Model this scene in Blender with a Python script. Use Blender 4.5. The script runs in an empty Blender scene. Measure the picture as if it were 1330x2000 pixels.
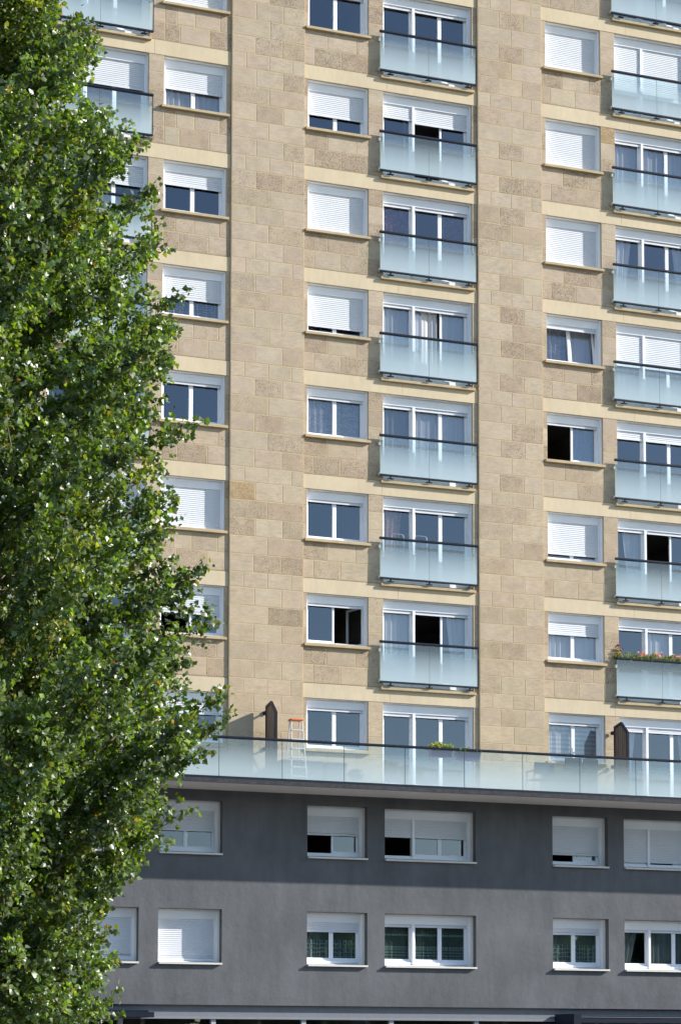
import bpy, math, random
import numpy as np
from mathutils import Vector, Matrix

# ------------------------------------------------------------------ camera, sky, sun, exposure
scene = bpy.context.scene
col = scene.collection
R = math.radians

YAW, PITCH, ROLL = 0.362263134, 0.0786243926, 0.00156393
CAM_POS = Vector((-20.7137815, -54.6976434, 1.65))
F_PX, PY = 4436.0, 1714.79313
cy, sy_, cp, sp = math.cos(YAW), math.sin(YAW), math.cos(PITCH), math.sin(PITCH)
fwd = Vector((sy_ * cp, cy * cp, sp))
right = Vector((cy, -sy_, 0))
up = right.cross(fwd)
rr = math.cos(ROLL) * right + math.sin(ROLL) * up
uu = -math.sin(ROLL) * right + math.cos(ROLL) * up
cam_data = bpy.data.cameras.new('camera')
cam = bpy.data.objects.new('camera', cam_data)
col.objects.link(cam)
cam.matrix_world = Matrix(((rr.x, uu.x, -fwd.x, CAM_POS.x), (rr.y, uu.y, -fwd.y, CAM_POS.y),
                           (rr.z, uu.z, -fwd.z, CAM_POS.z), (0, 0, 0, 1)))
cam_data.sensor_fit = 'VERTICAL'
cam_data.sensor_height = 24.0
cam_data.lens = F_PX / 2000.0 * 24.0
cam_data.shift_y = (PY - 1000.0) / 2000.0
cam_data.clip_end = 3000
scene.camera = cam

SUN_DIR = Vector((2.33, -1.0, 1.27)).normalized()
SUN_EL = math.asin(SUN_DIR.z)
SUN_ROT = math.atan2(SUN_DIR.x, SUN_DIR.y)
world = bpy.data.worlds.new('World')
scene.world = world
world.use_nodes = True
wn = world.node_tree
bg = wn.nodes['Background']
sky = wn.nodes.new('ShaderNodeTexSky')
sky.sky_type = 'NISHITA'
sky.sun_disc = False
sky.sun_elevation = SUN_EL
sky.sun_rotation = SUN_ROT
sky.air_density = 1.0
sky.dust_density = 0.35
sky.ozone_density = 1.8
wn.links.new(sky.outputs[0], bg.inputs[0])
bg.inputs[1].default_value = 0.15

sun_data = bpy.data.lights.new('sun', 'SUN')
sun_data.energy = 5.0
sun_data.angle = R(0.6)
sun_data.color = (1.0, 0.955, 0.89)
sun = bpy.data.objects.new('sun', sun_data)
sun.rotation_euler = SUN_DIR.to_track_quat('Z', 'Y').to_euler()
sun.location = (60, -40, 50)
col.objects.link(sun)

scene.view_settings.view_transform = 'Standard'
scene.view_settings.look = 'None'
scene.view_settings.gamma = 1.0
scene.view_settings.exposure = 0.57
scene.cycles.use_denoising = True
scene.cycles.max_bounces = 8
scene.cycles.transparent_max_bounces = 16
scene.cycles.caustics_reflective = False
scene.cycles.caustics_refractive = False

# ------------------------------------------------------------------ node helpers and materials
def new_mat(name):
    m = bpy.data.materials.new(name)
    m.use_nodes = True
    nt = m.node_tree
    for n in list(nt.nodes):
        nt.nodes.remove(n)
    out = nt.nodes.new('ShaderNodeOutputMaterial')
    return m, nt, out

def N(nt, typ, **kw):
    n = nt.nodes.new(typ)
    for k, v in kw.items():
        setattr(n, k, v)
    return n

def L(nt, a, b):
    nt.links.new(a, b)

def mathn(nt, op, a, b=None, clamp=False):
    n = N(nt, 'ShaderNodeMath', operation=op, use_clamp=clamp)
    for i, v in enumerate((a, b)):
        if v is None:
            continue
        if isinstance(v, (int, float)):
            n.inputs[i].default_value = v
        else:
            L(nt, v, n.inputs[i])
    return n.outputs[0]

def ramp(nt, fac, stops):
    n = N(nt, 'ShaderNodeValToRGB')
    els = n.color_ramp.elements
    while len(els) < len(stops):
        els.new(0.5)
    for e, (p, c) in zip(els, stops):
        e.position = p
        e.color = (c, c, c, 1) if isinstance(c, (int, float)) else (*c, 1)
    L(nt, fac, n.inputs[0])
    return n.outputs[0]

def noise(nt, vec, scale, detail=4, rough=0.55, dist=0.0):
    n = N(nt, 'ShaderNodeTexNoise')
    n.inputs['Scale'].default_value = scale
    n.inputs['Detail'].default_value = detail
    n.inputs['Roughness'].default_value = rough
    n.inputs['Distortion'].default_value = dist
    L(nt, vec, n.inputs['Vector'])
    return n.outputs['Fac']

def coords(nt, scale=(1, 1, 1), space='Object'):
    t = N(nt, 'ShaderNodeTexCoord')
    m = N(nt, 'ShaderNodeMapping')
    m.inputs['Scale'].default_value = scale
    L(nt, t.outputs[space], m.inputs['Vector'])
    return m.outputs[0]

def world_pos(nt, scale=(1, 1, 1)):
    t = N(nt, 'ShaderNodeNewGeometry')
    m = N(nt, 'ShaderNodeMapping')
    m.inputs['Scale'].default_value = scale
    L(nt, t.outputs['Position'], m.inputs['Vector'])
    return m.outputs[0]

def mixc(nt, fac, a, b, mode='MIX'):
    n = N(nt, 'ShaderNodeMix', data_type='RGBA', blend_type=mode)
    if isinstance(fac, (int, float)):
        n.inputs['Factor'].default_value = fac
    else:
        L(nt, fac, n.inputs['Factor'])
    for i, v in ((6, a), (7, b)):
        if isinstance(v, tuple):
            n.inputs[i].default_value = (*v, 1)
        else:
            L(nt, v, n.inputs[i])
    return n.outputs[2]

def principled(nt, out, color, rough=0.6, spec=0.5, metal=0.0, bump=None, bstr=0.2, bdist=0.01):
    p = N(nt, 'ShaderNodeBsdfPrincipled')
    if isinstance(color, tuple):
        p.inputs['Base Color'].default_value = (*color, 1)
    else:
        L(nt, color, p.inputs['Base Color'])
    if isinstance(rough, (int, float)):
        p.inputs['Roughness'].default_value = rough
    else:
        L(nt, rough, p.inputs['Roughness'])
    p.inputs['Specular IOR Level'].default_value = spec
    p.inputs['Metallic'].default_value = metal
    if bump is not None:
        b = N(nt, 'ShaderNodeBump')
        b.inputs['Strength'].default_value = bstr
        b.inputs['Distance'].default_value = bdist
        L(nt, bump, b.inputs['Height'])
        L(nt, b.outputs[0], p.inputs['Normal'])
    if out is not None:
        L(nt, p.outputs[0], out.inputs[0])
    return p

def simple_mat(name, color, rough=0.6, spec=0.5, metal=0.0, var=0.08, scale=6.0, bstr=0.15):
    m, nt, out = new_mat(name)
    v = world_pos(nt)
    n = noise(nt, v, scale, 5, 0.6)
    f = ramp(nt, n, [(0.3, 1.0 - var), (0.7, 1.0 + 0.0)])
    c = mixc(nt, 1.0, color, f, 'MULTIPLY')
    fine = noise(nt, v, scale * 14, 3, 0.6)
    principled(nt, out, c, rough, spec, metal, fine, bstr, 0.004)
    return m

def make_stone():
    m, nt, out = new_mat('limestone')
    a = N(nt, 'ShaderNodeAttribute', attribute_name='tint')
    a2 = N(nt, 'ShaderNodeAttribute', attribute_name='grain')
    sep = N(nt, 'ShaderNodeSeparateColor')
    L(nt, a2.outputs['Color'], sep.inputs[0])
    pitamt, strata, seed = sep.outputs[0], sep.outputs[1], sep.outputs[2]
    v = world_pos(nt)
    comb = N(nt, 'ShaderNodeCombineXYZ')
    s10 = mathn(nt, 'MULTIPLY', seed, 37.0)
    L(nt, s10, comb.inputs[1])
    add = N(nt, 'ShaderNodeVectorMath', operation='ADD')
    L(nt, v, add.inputs[0]); L(nt, comb.outputs[0], add.inputs[1])
    vv = add.outputs[0]
    st = N(nt, 'ShaderNodeVectorMath', operation='MULTIPLY')
    st.inputs[1].default_value = (1.0, 1.0, 3.2)
    L(nt, vv, st.inputs[0])
    # broad clouding
    big = ramp(nt, noise(nt, vv, 2.4, 4, 0.6), [(0.3, 0.89), (0.7, 1.06)])
    c = mixc(nt, 1.0, a.outputs['Color'], big, 'MULTIPLY')
    # bedding lines
    bed = ramp(nt, noise(nt, st.outputs[0], 5.5, 5, 0.65, 0.4), [(0.35, 0.84), (0.62, 1.07)])
    bedm = mixc(nt, mathn(nt, 'MULTIPLY', strata, 0.9), (1, 1, 1), bed)
    c = mixc(nt, 1.0, c, bedm, 'MULTIPLY')
    # shell pits
    st2 = N(nt, 'ShaderNodeVectorMath', operation='MULTIPLY')
    st2.inputs[1].default_value = (1.0, 1.0, 1.7)
    L(nt, vv, st2.inputs[0])
    pn = noise(nt, st2.outputs[0], 34.0, 3, 0.65)
    zone = noise(nt, vv, 4.5, 2, 0.5)
    thr = mathn(nt, 'ADD', mathn(nt, 'MULTIPLY', pitamt, 0.17), mathn(nt, 'MULTIPLY', zone, 0.17))
    pit = mathn(nt, 'SUBTRACT', mathn(nt, 'ADD', pn, thr), 0.735)
    pit = mathn(nt, 'MULTIPLY', pit, 9.0, clamp=True)
    c = mixc(nt, mathn(nt, 'MULTIPLY', pit, 0.72), c, (0.13, 0.095, 0.065))
    # rust/ochre stains, rare
    och = ramp(nt, noise(nt, v, 0.9, 3, 0.6), [(0.56, 0.0), (0.72, 1.0)])
    c = mixc(nt, mathn(nt, 'MULTIPLY', och, 0.16), c, (0.42, 0.27, 0.12))
    h = mathn(nt, 'SUBTRACT', noise(nt, vv, 60.0, 3, 0.6), mathn(nt, 'MULTIPLY', pit, 1.6))
    principled(nt, out, c, 0.9, 0.2, 0, h, 0.55, 0.006)
    return m

def make_stucco():
    m, nt, out = new_mat('grey_stucco')
    v = world_pos(nt)
    vs = world_pos(nt, (1.0, 1.0, 0.28))
    n1 = ramp(nt, noise(nt, v, 0.55, 5, 0.6), [(0.3, 0.80), (0.7, 1.16)])
    n2 = ramp(nt, noise(nt, vs, 2.6, 6, 0.62), [(0.32, 0.87), (0.68, 1.1)])
    c = mixc(nt, 1.0, (0.128, 0.132, 0.139), n1, 'MULTIPLY')
    c = mixc(nt, 1.0, c, n2, 'MULTIPLY')
    drip = ramp(nt, noise(nt, world_pos(nt, (1.0, 1.0, 0.06)), 3.4, 3, 0.6), [(0.58, 0.0), (0.72, 1.0)])
    c = mixc(nt, mathn(nt, 'MULTIPLY', drip, 0.07), c, (0.20, 0.205, 0.215))
    vo = N(nt, 'ShaderNodeTexVoronoi', feature='DISTANCE_TO_EDGE'); vo.inputs['Scale'].default_value = 0.42
    wob = N(nt, 'ShaderNodeVectorMath', operation='ADD'); nz = N(nt, 'ShaderNodeTexNoise'); nz.inputs['Scale'].default_value = 1.5
    L(nt, v, nz.inputs['Vector']); sc = N(nt, 'ShaderNodeVectorMath', operation='SCALE'); sc.inputs['Scale'].default_value = 0.8
    L(nt, nz.outputs['Color'], sc.inputs[0]); L(nt, v, wob.inputs[0]); L(nt, sc.outputs[0], wob.inputs[1]); L(nt, wob.outputs[0], vo.inputs['Vector'])
    crack = mathn(nt, 'MULTIPLY', mathn(nt, 'LESS_THAN', vo.outputs['Distance'], 0.0035), mathn(nt, 'GREATER_THAN', noise(nt, v, 0.8, 2, 0.5), 0.60))
    c = mixc(nt, mathn(nt, 'MULTIPLY', crack, 0.2), c, (0.04, 0.042, 0.048))
    fine = noise(nt, v, 55, 4, 0.7)
    f2 = ramp(nt, fine, [(0.3, 0.88), (0.7, 1.1)])
    c = mixc(nt, 1.0, c, f2, 'MULTIPLY')
    hh = mathn(nt, 'ADD', noise(nt, v, 7, 4, 0.6), mathn(nt, 'MULTIPLY', fine, 0.25))
    principled(nt, out, c, 0.92, 0.25, 0, hh, 0.5, 0.02)
    return m

def make_band():
    m, nt, out = new_mat('cream_band_paint')
    v = world_pos(nt)
    vs = world_pos(nt, (1.0, 1.0, 0.35))
    n1 = ramp(nt, noise(nt, v, 0.8, 4, 0.6), [(0.3, 0.92), (0.7, 1.05)])
    n2 = ramp(nt, noise(nt, vs, 7.0, 5, 0.6), [(0.3, 0.94), (0.7, 1.04)])
    c = mixc(nt, 1.0, (0.60, 0.495, 0.335), n1, 'MULTIPLY')
    c = mixc(nt, 1.0, c, n2, 'MULTIPLY')
    principled(nt, out, c, 0.75, 0.3, 0, noise(nt, v, 40, 4, 0.6), 0.25, 0.004)
    return m

def make_frost(name, h, top, bottom, tint):
    """clear at the top edge, sandblasted white towards the bottom edge; h is the panel height"""
    m, nt, out = new_mat(name)
    t = N(nt, 'ShaderNodeTexCoord')
    sx = N(nt, 'ShaderNodeSeparateXYZ')
    L(nt, t.outputs['Object'], sx.inputs[0])
    z = mathn(nt, 'DIVIDE', sx.outputs[2], h)
    f = ramp(nt, z, [(0.0, bottom), (0.25, bottom * 0.82 + top * 0.18), (0.55, bottom * 0.45 + top * 0.55), (0.85, top), (1.0, top * 0.9)])
    dif = N(nt, 'ShaderNodeBsdfDiffuse'); dif.inputs[0].default_value = (*tint, 1)
    tl = N(nt, 'ShaderNodeBsdfTranslucent'); tl.inputs[0].default_value = (*tint, 1)
    ms = N(nt, 'ShaderNodeMixShader'); ms.inputs[0].default_value = 0.35
    L(nt, dif.outputs[0], ms.inputs[1]); L(nt, tl.outputs[0], ms.inputs[2])
    tr = N(nt, 'ShaderNodeBsdfTransparent'); tr.inputs[0].default_value = (0.90, 0.965, 0.98, 1)
    mx = N(nt, 'ShaderNodeMixShader')
    gm = N(nt, 'ShaderNodeNewGeometry')
    front = mathn(nt, 'SUBTRACT', 1.0, gm.outputs['Backfacing'])
    # the etched film scatters more the longer light travels through it, so slanting light is held back
    lw = N(nt, 'ShaderNodeLayerWeight'); lw.inputs[0].default_value = 0.5
    slant = ramp(nt, lw.outputs['Facing'], [(0.22, 0.0), (0.60, 0.88)])
    f = mathn(nt, 'ADD', f, mathn(nt, 'MULTIPLY', mathn(nt, 'SUBTRACT', 1.0, f), slant))
    f = mathn(nt, 'MULTIPLY', f, front)
    L(nt, f, mx.inputs[0]); L(nt, tr.outputs[0], mx.inputs[1]); L(nt, ms.outputs[0], mx.inputs[2])
    gl = N(nt, 'ShaderNodeBsdfGlossy'); gl.inputs['Roughness'].default_value = 0.03
    fr = N(nt, 'ShaderNodeFresnel'); fr.inputs[0].default_value = 1.5
    m2 = N(nt, 'ShaderNodeMixShader')
    L(nt, mathn(nt, 'MULTIPLY', mathn(nt, 'MULTIPLY', fr.outputs[0], 1.6), front), m2.inputs[0])
    L(nt, mx.outputs[0], m2.inputs[1]); L(nt, gl.outputs[0], m2.inputs[2])
    L(nt, m2.outputs[0], out.inputs[0])
    return m

def make_pane():
    m, nt, out = new_mat('window_glass')
    tr = N(nt, 'ShaderNodeBsdfTransparent'); tr.inputs[0].default_value = (0.82, 0.84, 0.855, 1)
    gl = N(nt, 'ShaderNodeBsdfGlossy'); gl.inputs['Roughness'].default_value = 0.01
    gl.inputs[0].default_value = (0.80, 0.88, 1.0, 1)
    v = world_pos(nt)
    b = N(nt, 'ShaderNodeBump'); b.inputs['Strength'].default_value = 0.04; b.inputs['Distance'].default_value = 0.02
    L(nt, noise(nt, v, 1.6, 2, 0.4), b.inputs['Height'])
    L(nt, b.outputs[0], gl.inputs['Normal'])
    # thin pane: both sides act as entering glass, so no total internal reflection from indoors
    gm = N(nt, 'ShaderNodeNewGeometry')
    fr = N(nt, 'ShaderNodeFresnel')
    L(nt, mathn(nt, 'ADD', mathn(nt, 'MULTIPLY', gm.outputs['Backfacing'], 1.0 / 1.5 - 1.5), 1.5), fr.inputs[0])
    mx = N(nt, 'ShaderNodeMixShader')
    L(nt, mathn(nt, 'MULTIPLY', fr.outputs[0], 3.3, clamp=True), mx.inputs[0])
    L(nt, tr.outputs[0], mx.inputs[1]); L(nt, gl.outputs[0], mx.inputs[2])
    L(nt, mx.outputs[0], out.inputs[0])
    return m

def make_curtain(name, color, opacity, pattern=None):
    m, nt, out = new_mat(name)
    v = coords(nt)
    fold = noise(nt, coords(nt, (1, 1, 0.02)), 9.0, 3, 0.5)
    cc = mixc(nt, 1.0, color, ramp(nt, fold, [(0.3, 0.86), (0.7, 1.04)]), 'MULTIPLY')  # light and shade of the folds painted into the cloth colour as vertical streaks
    op = opacity
    if pattern == 'dots':
        vo = N(nt, 'ShaderNodeTexVoronoi'); vo.inputs['Scale'].default_value = 13.0
        vo.inputs['Randomness'].default_value = 0.35
        L(nt, coords(nt, (1, 1, 1.25)), vo.inputs['Vector'])
        d = mathn(nt, 'LESS_THAN', vo.outputs['Distance'], 0.26)
        op = mathn(nt, 'ADD', mathn(nt, 'MULTIPLY', d, 0.9 - opacity), opacity)
    elif pattern == 'lace':
        sep = N(nt, 'ShaderNodeSeparateXYZ'); L(nt, N(nt, 'ShaderNodeTexCoord').outputs['Object'], sep.inputs[0])
        wv = N(nt, 'ShaderNodeTexVoronoi', feature='DISTANCE_TO_EDGE'); wv.inputs['Scale'].default_value = 13.0
        wv.inputs['Randomness'].default_value = 0.25
        L(nt, coords(nt, (1, 1, 0.7)), wv.inputs['Vector'])
        edge = mathn(nt, 'LESS_THAN', wv.outputs['Distance'], 0.075)
        low = mathn(nt, 'LESS_THAN', sep.outputs[2], 0.50)
        low2 = mathn(nt, 'GREATER_THAN', sep.outputs[2], 0.02)
        k = mathn(nt, 'MULTIPLY', mathn(nt, 'MULTIPLY', edge, low), low2)
        op = mathn(nt, 'ADD', mathn(nt, 'MULTIPLY', k, 0.85 - opacity), opacity)
    elif pattern == 'leafy':
        n = noise(nt, v, 9.0, 4, 0.7, 1.8)
        k = mathn(nt, 'MULTIPLY', mathn(nt, 'GREATER_THAN', n, 0.54), mathn(nt, 'LESS_THAN', n, 0.61))
        op = mathn(nt, 'ADD', mathn(nt, 'MULTIPLY', k, 0.8 - opacity), opacity)
    elif pattern == 'bands':
        sep = N(nt, 'ShaderNodeSeparateXYZ'); L(nt, N(nt, 'ShaderNodeTexCoord').outputs['Object'], sep.inputs[0])
        w = mathn(nt, 'FRACT', mathn(nt, 'MULTIPLY', sep.outputs[2], 3.1))
        k = mathn(nt, 'LESS_THAN', w, 0.16)
        lw = mathn(nt, 'LESS_THAN', sep.outputs[2], 0.36)
        k2 = mathn(nt, 'MULTIPLY', lw, mathn(nt, 'GREATER_THAN', mathn(nt, 'FRACT', mathn(nt, 'MULTIPLY', sep.outputs[2], 13.0)), 0.5))
        k = mathn(nt, 'MAXIMUM', k, k2)
        tooth = mathn(nt, 'GREATER_THAN', mathn(nt, 'FRACT', mathn(nt, 'MULTIPLY', sep.outputs[0], 16.0)), 0.3)
        k = mathn(nt, 'MULTIPLY', k, tooth)
        op = mathn(nt, 'ADD', mathn(nt, 'MULTIPLY', k, 0.8 - opacity), opacity)
    elif pattern == 'slats':
        sep = N(nt, 'ShaderNodeSeparateXYZ'); L(nt, N(nt, 'ShaderNodeTexCoord').outputs['Object'], sep.inputs[0])
        w = mathn(nt, 'FRACT', mathn(nt, 'MULTIPLY', sep.outputs[2], 8.0))
        k = mathn(nt, 'LESS_THAN', w, 0.55)
        cc = mixc(nt, mathn(nt, 'MULTIPLY', k, 0.5), cc, (0.42, 0.44, 0.47))
    dif = N(nt, 'ShaderNodeBsdfDiffuse'); L(nt, cc, dif.inputs[0])
    tl = N(nt, 'ShaderNodeBsdfTranslucent'); L(nt, cc, tl.inputs[0])
    ms = N(nt, 'ShaderNodeMixShader'); ms.inputs[0].default_value = 0.25
    L(nt, dif.outputs[0], ms.inputs[1]); L(nt, tl.outputs[0], ms.inputs[2])
    tr = N(nt, 'ShaderNodeBsdfTransparent')
    mx = N(nt, 'ShaderNodeMixShader')
    if isinstance(op, (int, float)):
        mx.inputs[0].default_value = op
    else:
        L(nt, op, mx.inputs[0])
    L(nt, tr.outputs[0], mx.inputs[1]); L(nt, ms.outputs[0], mx.inputs[2])
    L(nt, mx.outputs[0], out.inputs[0])
    return m

def make_leaf(name, rough=0.36):
    m, nt, out = new_mat(name)
    a = N(nt, 'ShaderNodeAttribute', attribute_name='tint')
    geo = N(nt, 'ShaderNodeNewGeometry')
    back = mixc(nt, 0.42, a.outputs['Color'], (0.20, 0.27, 0.16))
    c = mixc(nt, geo.outputs['Backfacing'], a.outputs['Color'], back)
    p = principled(nt, None, c, rough, 1.0)
    tl = N(nt, 'ShaderNodeBsdfTranslucent')
    tc = mixc(nt, 1.0, a.outputs['Color'], (2.0, 2.1, 0.6), 'MULTIPLY')
    L(nt, tc, tl.inputs[0])
    ms = N(nt, 'ShaderNodeMixShader'); ms.inputs[0].default_value = 0.42
    L(nt, p.outputs[0], ms.inputs[1]); L(nt, tl.outputs[0], ms.inputs[2])
    L(nt, ms.outputs[0], out.inputs[0])
    return m

M = dict(
    stone=make_stone(), stucco=make_stucco(), band=make_band(),
    mortar=simple_mat('lime_mortar', (0.56, 0.43, 0.26), 0.95, 0.1, var=0.15, scale=3),
    sill=simple_mat('cream_sill_concrete', (0.54, 0.43, 0.27), 0.85, 0.2, var=0.22, scale=4),
    white=simple_mat('white_pvc', (0.88, 0.90, 0.94), 0.38, 0.45, var=0.05, scale=2, bstr=0.02),
    slat=simple_mat('white_shutter_slats', (0.69, 0.71, 0.745), 0.45, 0.4, var=0.06, scale=3, bstr=0.03),
    creamlin=simple_mat('beige_lining', (0.76, 0.72, 0.65), 0.6, 0.3, var=0.1),
    zinc=simple_mat('pale_alu_sill', (0.72, 0.69, 0.62), 0.45, 0.4, var=0.12, scale=5),
    dark=simple_mat('anthracite_metal', (0.010, 0.015, 0.028), 0.45, 0.22, var=0.1),
    black=simple_mat('black_gasket', (0.01, 0.01, 0.012), 0.6, 0.3),
    fascia=simple_mat('weathered_slab_edge', (0.055, 0.058, 0.066), 0.8, 0.3, var=0.55, scale=9, bstr=0.4),
    soffit=simple_mat('pale_soffit', (0.82, 0.76, 0.70), 0.85, 0.2, var=0.08),
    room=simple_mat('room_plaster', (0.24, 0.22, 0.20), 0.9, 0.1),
    fixture=simple_mat('pale_clip', (0.62, 0.60, 0.55), 0.5, 0.4),
    frost=make_frost('frosted_balcony_glass', 1.03, 0.15, 0.88, (0.675, 0.80, 0.83)),
    frost2=make_frost('frosted_terrace_glass', 0.95, 0.10, 0.80, (0.675, 0.80, 0.83)),
    pane=make_pane(),
    wood=None,
    leaf=make_leaf('poplar_leaves', 0.37),
    plant=make_leaf('potted_plant_leaves', 0.5),
)
CUR = dict(
    sheer=make_curtain('sheer_voile', (0.84, 0.85, 0.88), 0.74),
    net=make_curtain('patterned_net', (0.66, 0.70, 0.78), 0.5, 'leafy'),
    white=make_curtain('white_curtain', (0.85, 0.85, 0.87), 0.85),
    dots=make_curtain('dotted_lace', (0.80, 0.83, 0.88), 0.16, 'dots'),
    blinddots=make_curtain('dotted_blue_blind', (0.42, 0.52, 0.68), 0.70, 'dots'),
    lace=make_curtain('green_lace', (0.45, 0.62, 0.58), 0.30, 'lace'),
    bands=make_curtain('green_banded_net', (0.40, 0.58, 0.54), 0.26, 'bands'),
    pink=make_curtain('pink_printed_net', (0.50, 0.22, 0.32), 0.14, 'leafy'),
    stripe=make_curtain('day_night_blind', (0.88, 0.88, 0.88), 0.95, 'slats'),
    grey=make_curtain('grey_drape', (0.26, 0.27, 0.29), 0.85),
    warm=make_curtain('flowered_drape', (0.62, 0.42, 0.36), 0.55, 'leafy'),
    teal=make_curtain('pale_teal_drape', (0.34, 0.42, 0.42), 0.60),
)

# ------------------------------------------------------------------ mesh helpers
class MB:
    def __init__(s):
        s.v, s.f, s.tint, s.grain = [], [], [], []
    def face(s, pts, tint=None, grain=None):
        n = len(s.v)
        s.v.extend([tuple(p) for p in pts])
        s.f.append(tuple(range(n, n + len(pts))))
        s.tint.append(tint or (0.5, 0.5, 0.5)); s.grain.append(grain or (0, 0, 0))
    def box(s, x0, x1, y0, y1, z0, z1, tint=None):
        if x1 < x0: x0, x1 = x1, x0
        if y1 < y0: y0, y1 = y1, y0
        if z1 < z0: z0, z1 = z1, z0
        n = len(s.v)
        s.v += [(x0, y0, z0), (x1, y0, z0), (x1, y1, z0), (x0, y1, z0), (x0, y0, z1), (x1, y0, z1), (x1, y1, z1), (x0, y1, z1)]
        for q in ((0, 3, 2, 1), (4, 5, 6, 7), (0, 1, 5, 4), (1, 2, 6, 5), (2, 3, 7, 6), (3, 0, 4, 7)):
            s.f.append(tuple(n + i for i in q)); s.tint.append(tint or (0.5, 0.5, 0.5)); s.grain.append((0, 0, 0))
    def prism(s, outline, axis, a0, a1):
        """outline: 2-D points (counter-clockwise); axis 'x' or 'y' is the extrusion axis"""
        def P(p, a):
            return (a, p[0], p[1]) if axis == 'x' else (p[0], a, p[1])
        n = len(outline)
        b = len(s.v)
        s.v += [P(p, a0) for p in outline] + [P(p, a1) for p in outline]
        s.f.append(tuple(b + i for i in range(n))[::-1]); s.f.append(tuple(b + n + i for i in range(n)))
        for i in range(n):
            j = (i + 1) % n
            s.f.append((b + i, b + j, b + n + j, b + n + i))
        s.tint += [(0.5, 0.5, 0.5)] * (n + 2); s.grain += [(0, 0, 0)] * (n + 2)
    def tube(s, pts, r0, r1=None, sides=6):
        r1 = r0 if r1 is None else r1
        pts = [Vector(p) for p in pts]
        rings = []
        for i, p in enumerate(pts):
            d = (pts[min(i + 1, len(pts) - 1)] - pts[max(i - 1, 0)]).normalized()
            a = d.orthogonal().normalized() if i == 0 else (a - d * a.dot(d)).normalized()
            b = d.cross(a)
            r = r0 + (r1 - r0) * i / max(1, len(pts) - 1)
            base = len(s.v)
            for k in range(sides):
                t = 2 * math.pi * k / sides
                s.v.append(tuple(p + (a * math.cos(t) + b * math.sin(t)) * r))
            rings.append(base)
        for q, w in zip(rings, rings[1:]):
            for k in range(sides):
                k2 = (k + 1) % sides
                s.f.append((q + k, q + k2, w + k2, w + k)); s.tint.append((0.5, 0.5, 0.5)); s.grain.append((0, 0, 0))
        for q, rev in ((rings[0], True), (rings[-1], False)):
            t = tuple(q + k for k in range(sides))
            s.f.append(t[::-1] if rev else t); s.tint.append((0.5, 0.5, 0.5)); s.grain.append((0, 0, 0))
    def mesh(s, name, mat, attrs=False, smooth=False, bevel=0):
        me = bpy.data.meshes.new(name)
        me.from_pydata(s.v, [], s.f)
        me.materials.append(mat)
        if attrs:
            cnt = [len(f) for f in s.f]
            for an, arr in (('tint', s.tint), ('grain', s.grain)):
                at = me.color_attributes.new(an, 'FLOAT_COLOR', 'CORNER')
                a = np.ones((len(s.f), 4), dtype=np.float32)
                a[:, :3] = np.array(arr, dtype=np.float32)
                at.data.foreach_set('color', np.repeat(a, cnt, axis=0).ravel())
        if smooth:
            me.polygons.foreach_set('use_smooth', [True] * len(me.polygons))
        me.update()
        return me
    def build(s, name, mat, parent=None, loc=(0, 0, 0), **kw):
        return link(name, s.mesh(name, mat, **kw), parent, loc)

def link(name, mesh, parent=None, loc=(0, 0, 0), rot=(0, 0, 0)):
    o = bpy.data.objects.new(name, mesh)
    o.location = loc; o.rotation_euler = rot
    o.parent = parent
    col.objects.link(o)
    return o

def empty(name, loc=(0, 0, 0), parent=None, rot=(0, 0, 0)):
    return link(name, None, parent, loc, rot)

def tag(o, label=None, category=None, group=None, kind=None):
    if label: o['label'] = label
    if category: o['category'] = category
    if group: o['group'] = group
    if kind: o['kind'] = kind
    return o

def add_bevel(o, w=0.004, seg=1):
    b = o.modifiers.new('bevel', 'BEVEL'); b.width = w; b.segments = seg; b.limit_method = 'ANGLE'
    return o

rnd = random.Random(11)

# ------------------------------------------------------------------ layout of the facade (metres)
PER = 2.75
def T(k):                      # height of the window heads of storey k (1 = terrace level)
    return 8.161 + PER * k
BAND = 0.40
KTOP = 9
Z_TOP = T(KTOP) + BAND + 0.9
SMALL_COLS = dict(B=(-4.87, -3.167), C=(-0.93, 0.777), E=(6.00, 7.685))
BIG_COLS = dict(A=(-7.868, -5.283), D=(1.20, 3.785), F=(8.125, 10.71))
SM_H, BIG_H = 1.30, 2.325
PIL = [(-16.0, -7.99), (-3.057, -1.041), (3.939, 5.856), (10.86, 18.0)]
BAYS = [(-7.99, -3.057), (-1.041, 3.939), (5.856, 10.86)]
PIL_Y = -0.055
Z_TERR = 8.50

building = empty('apartment_building', (0, 0, 0))
tag(building, 'tall pale stone apartment block with frosted glass window railings above a dark grey rendered base', 'building')

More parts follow.
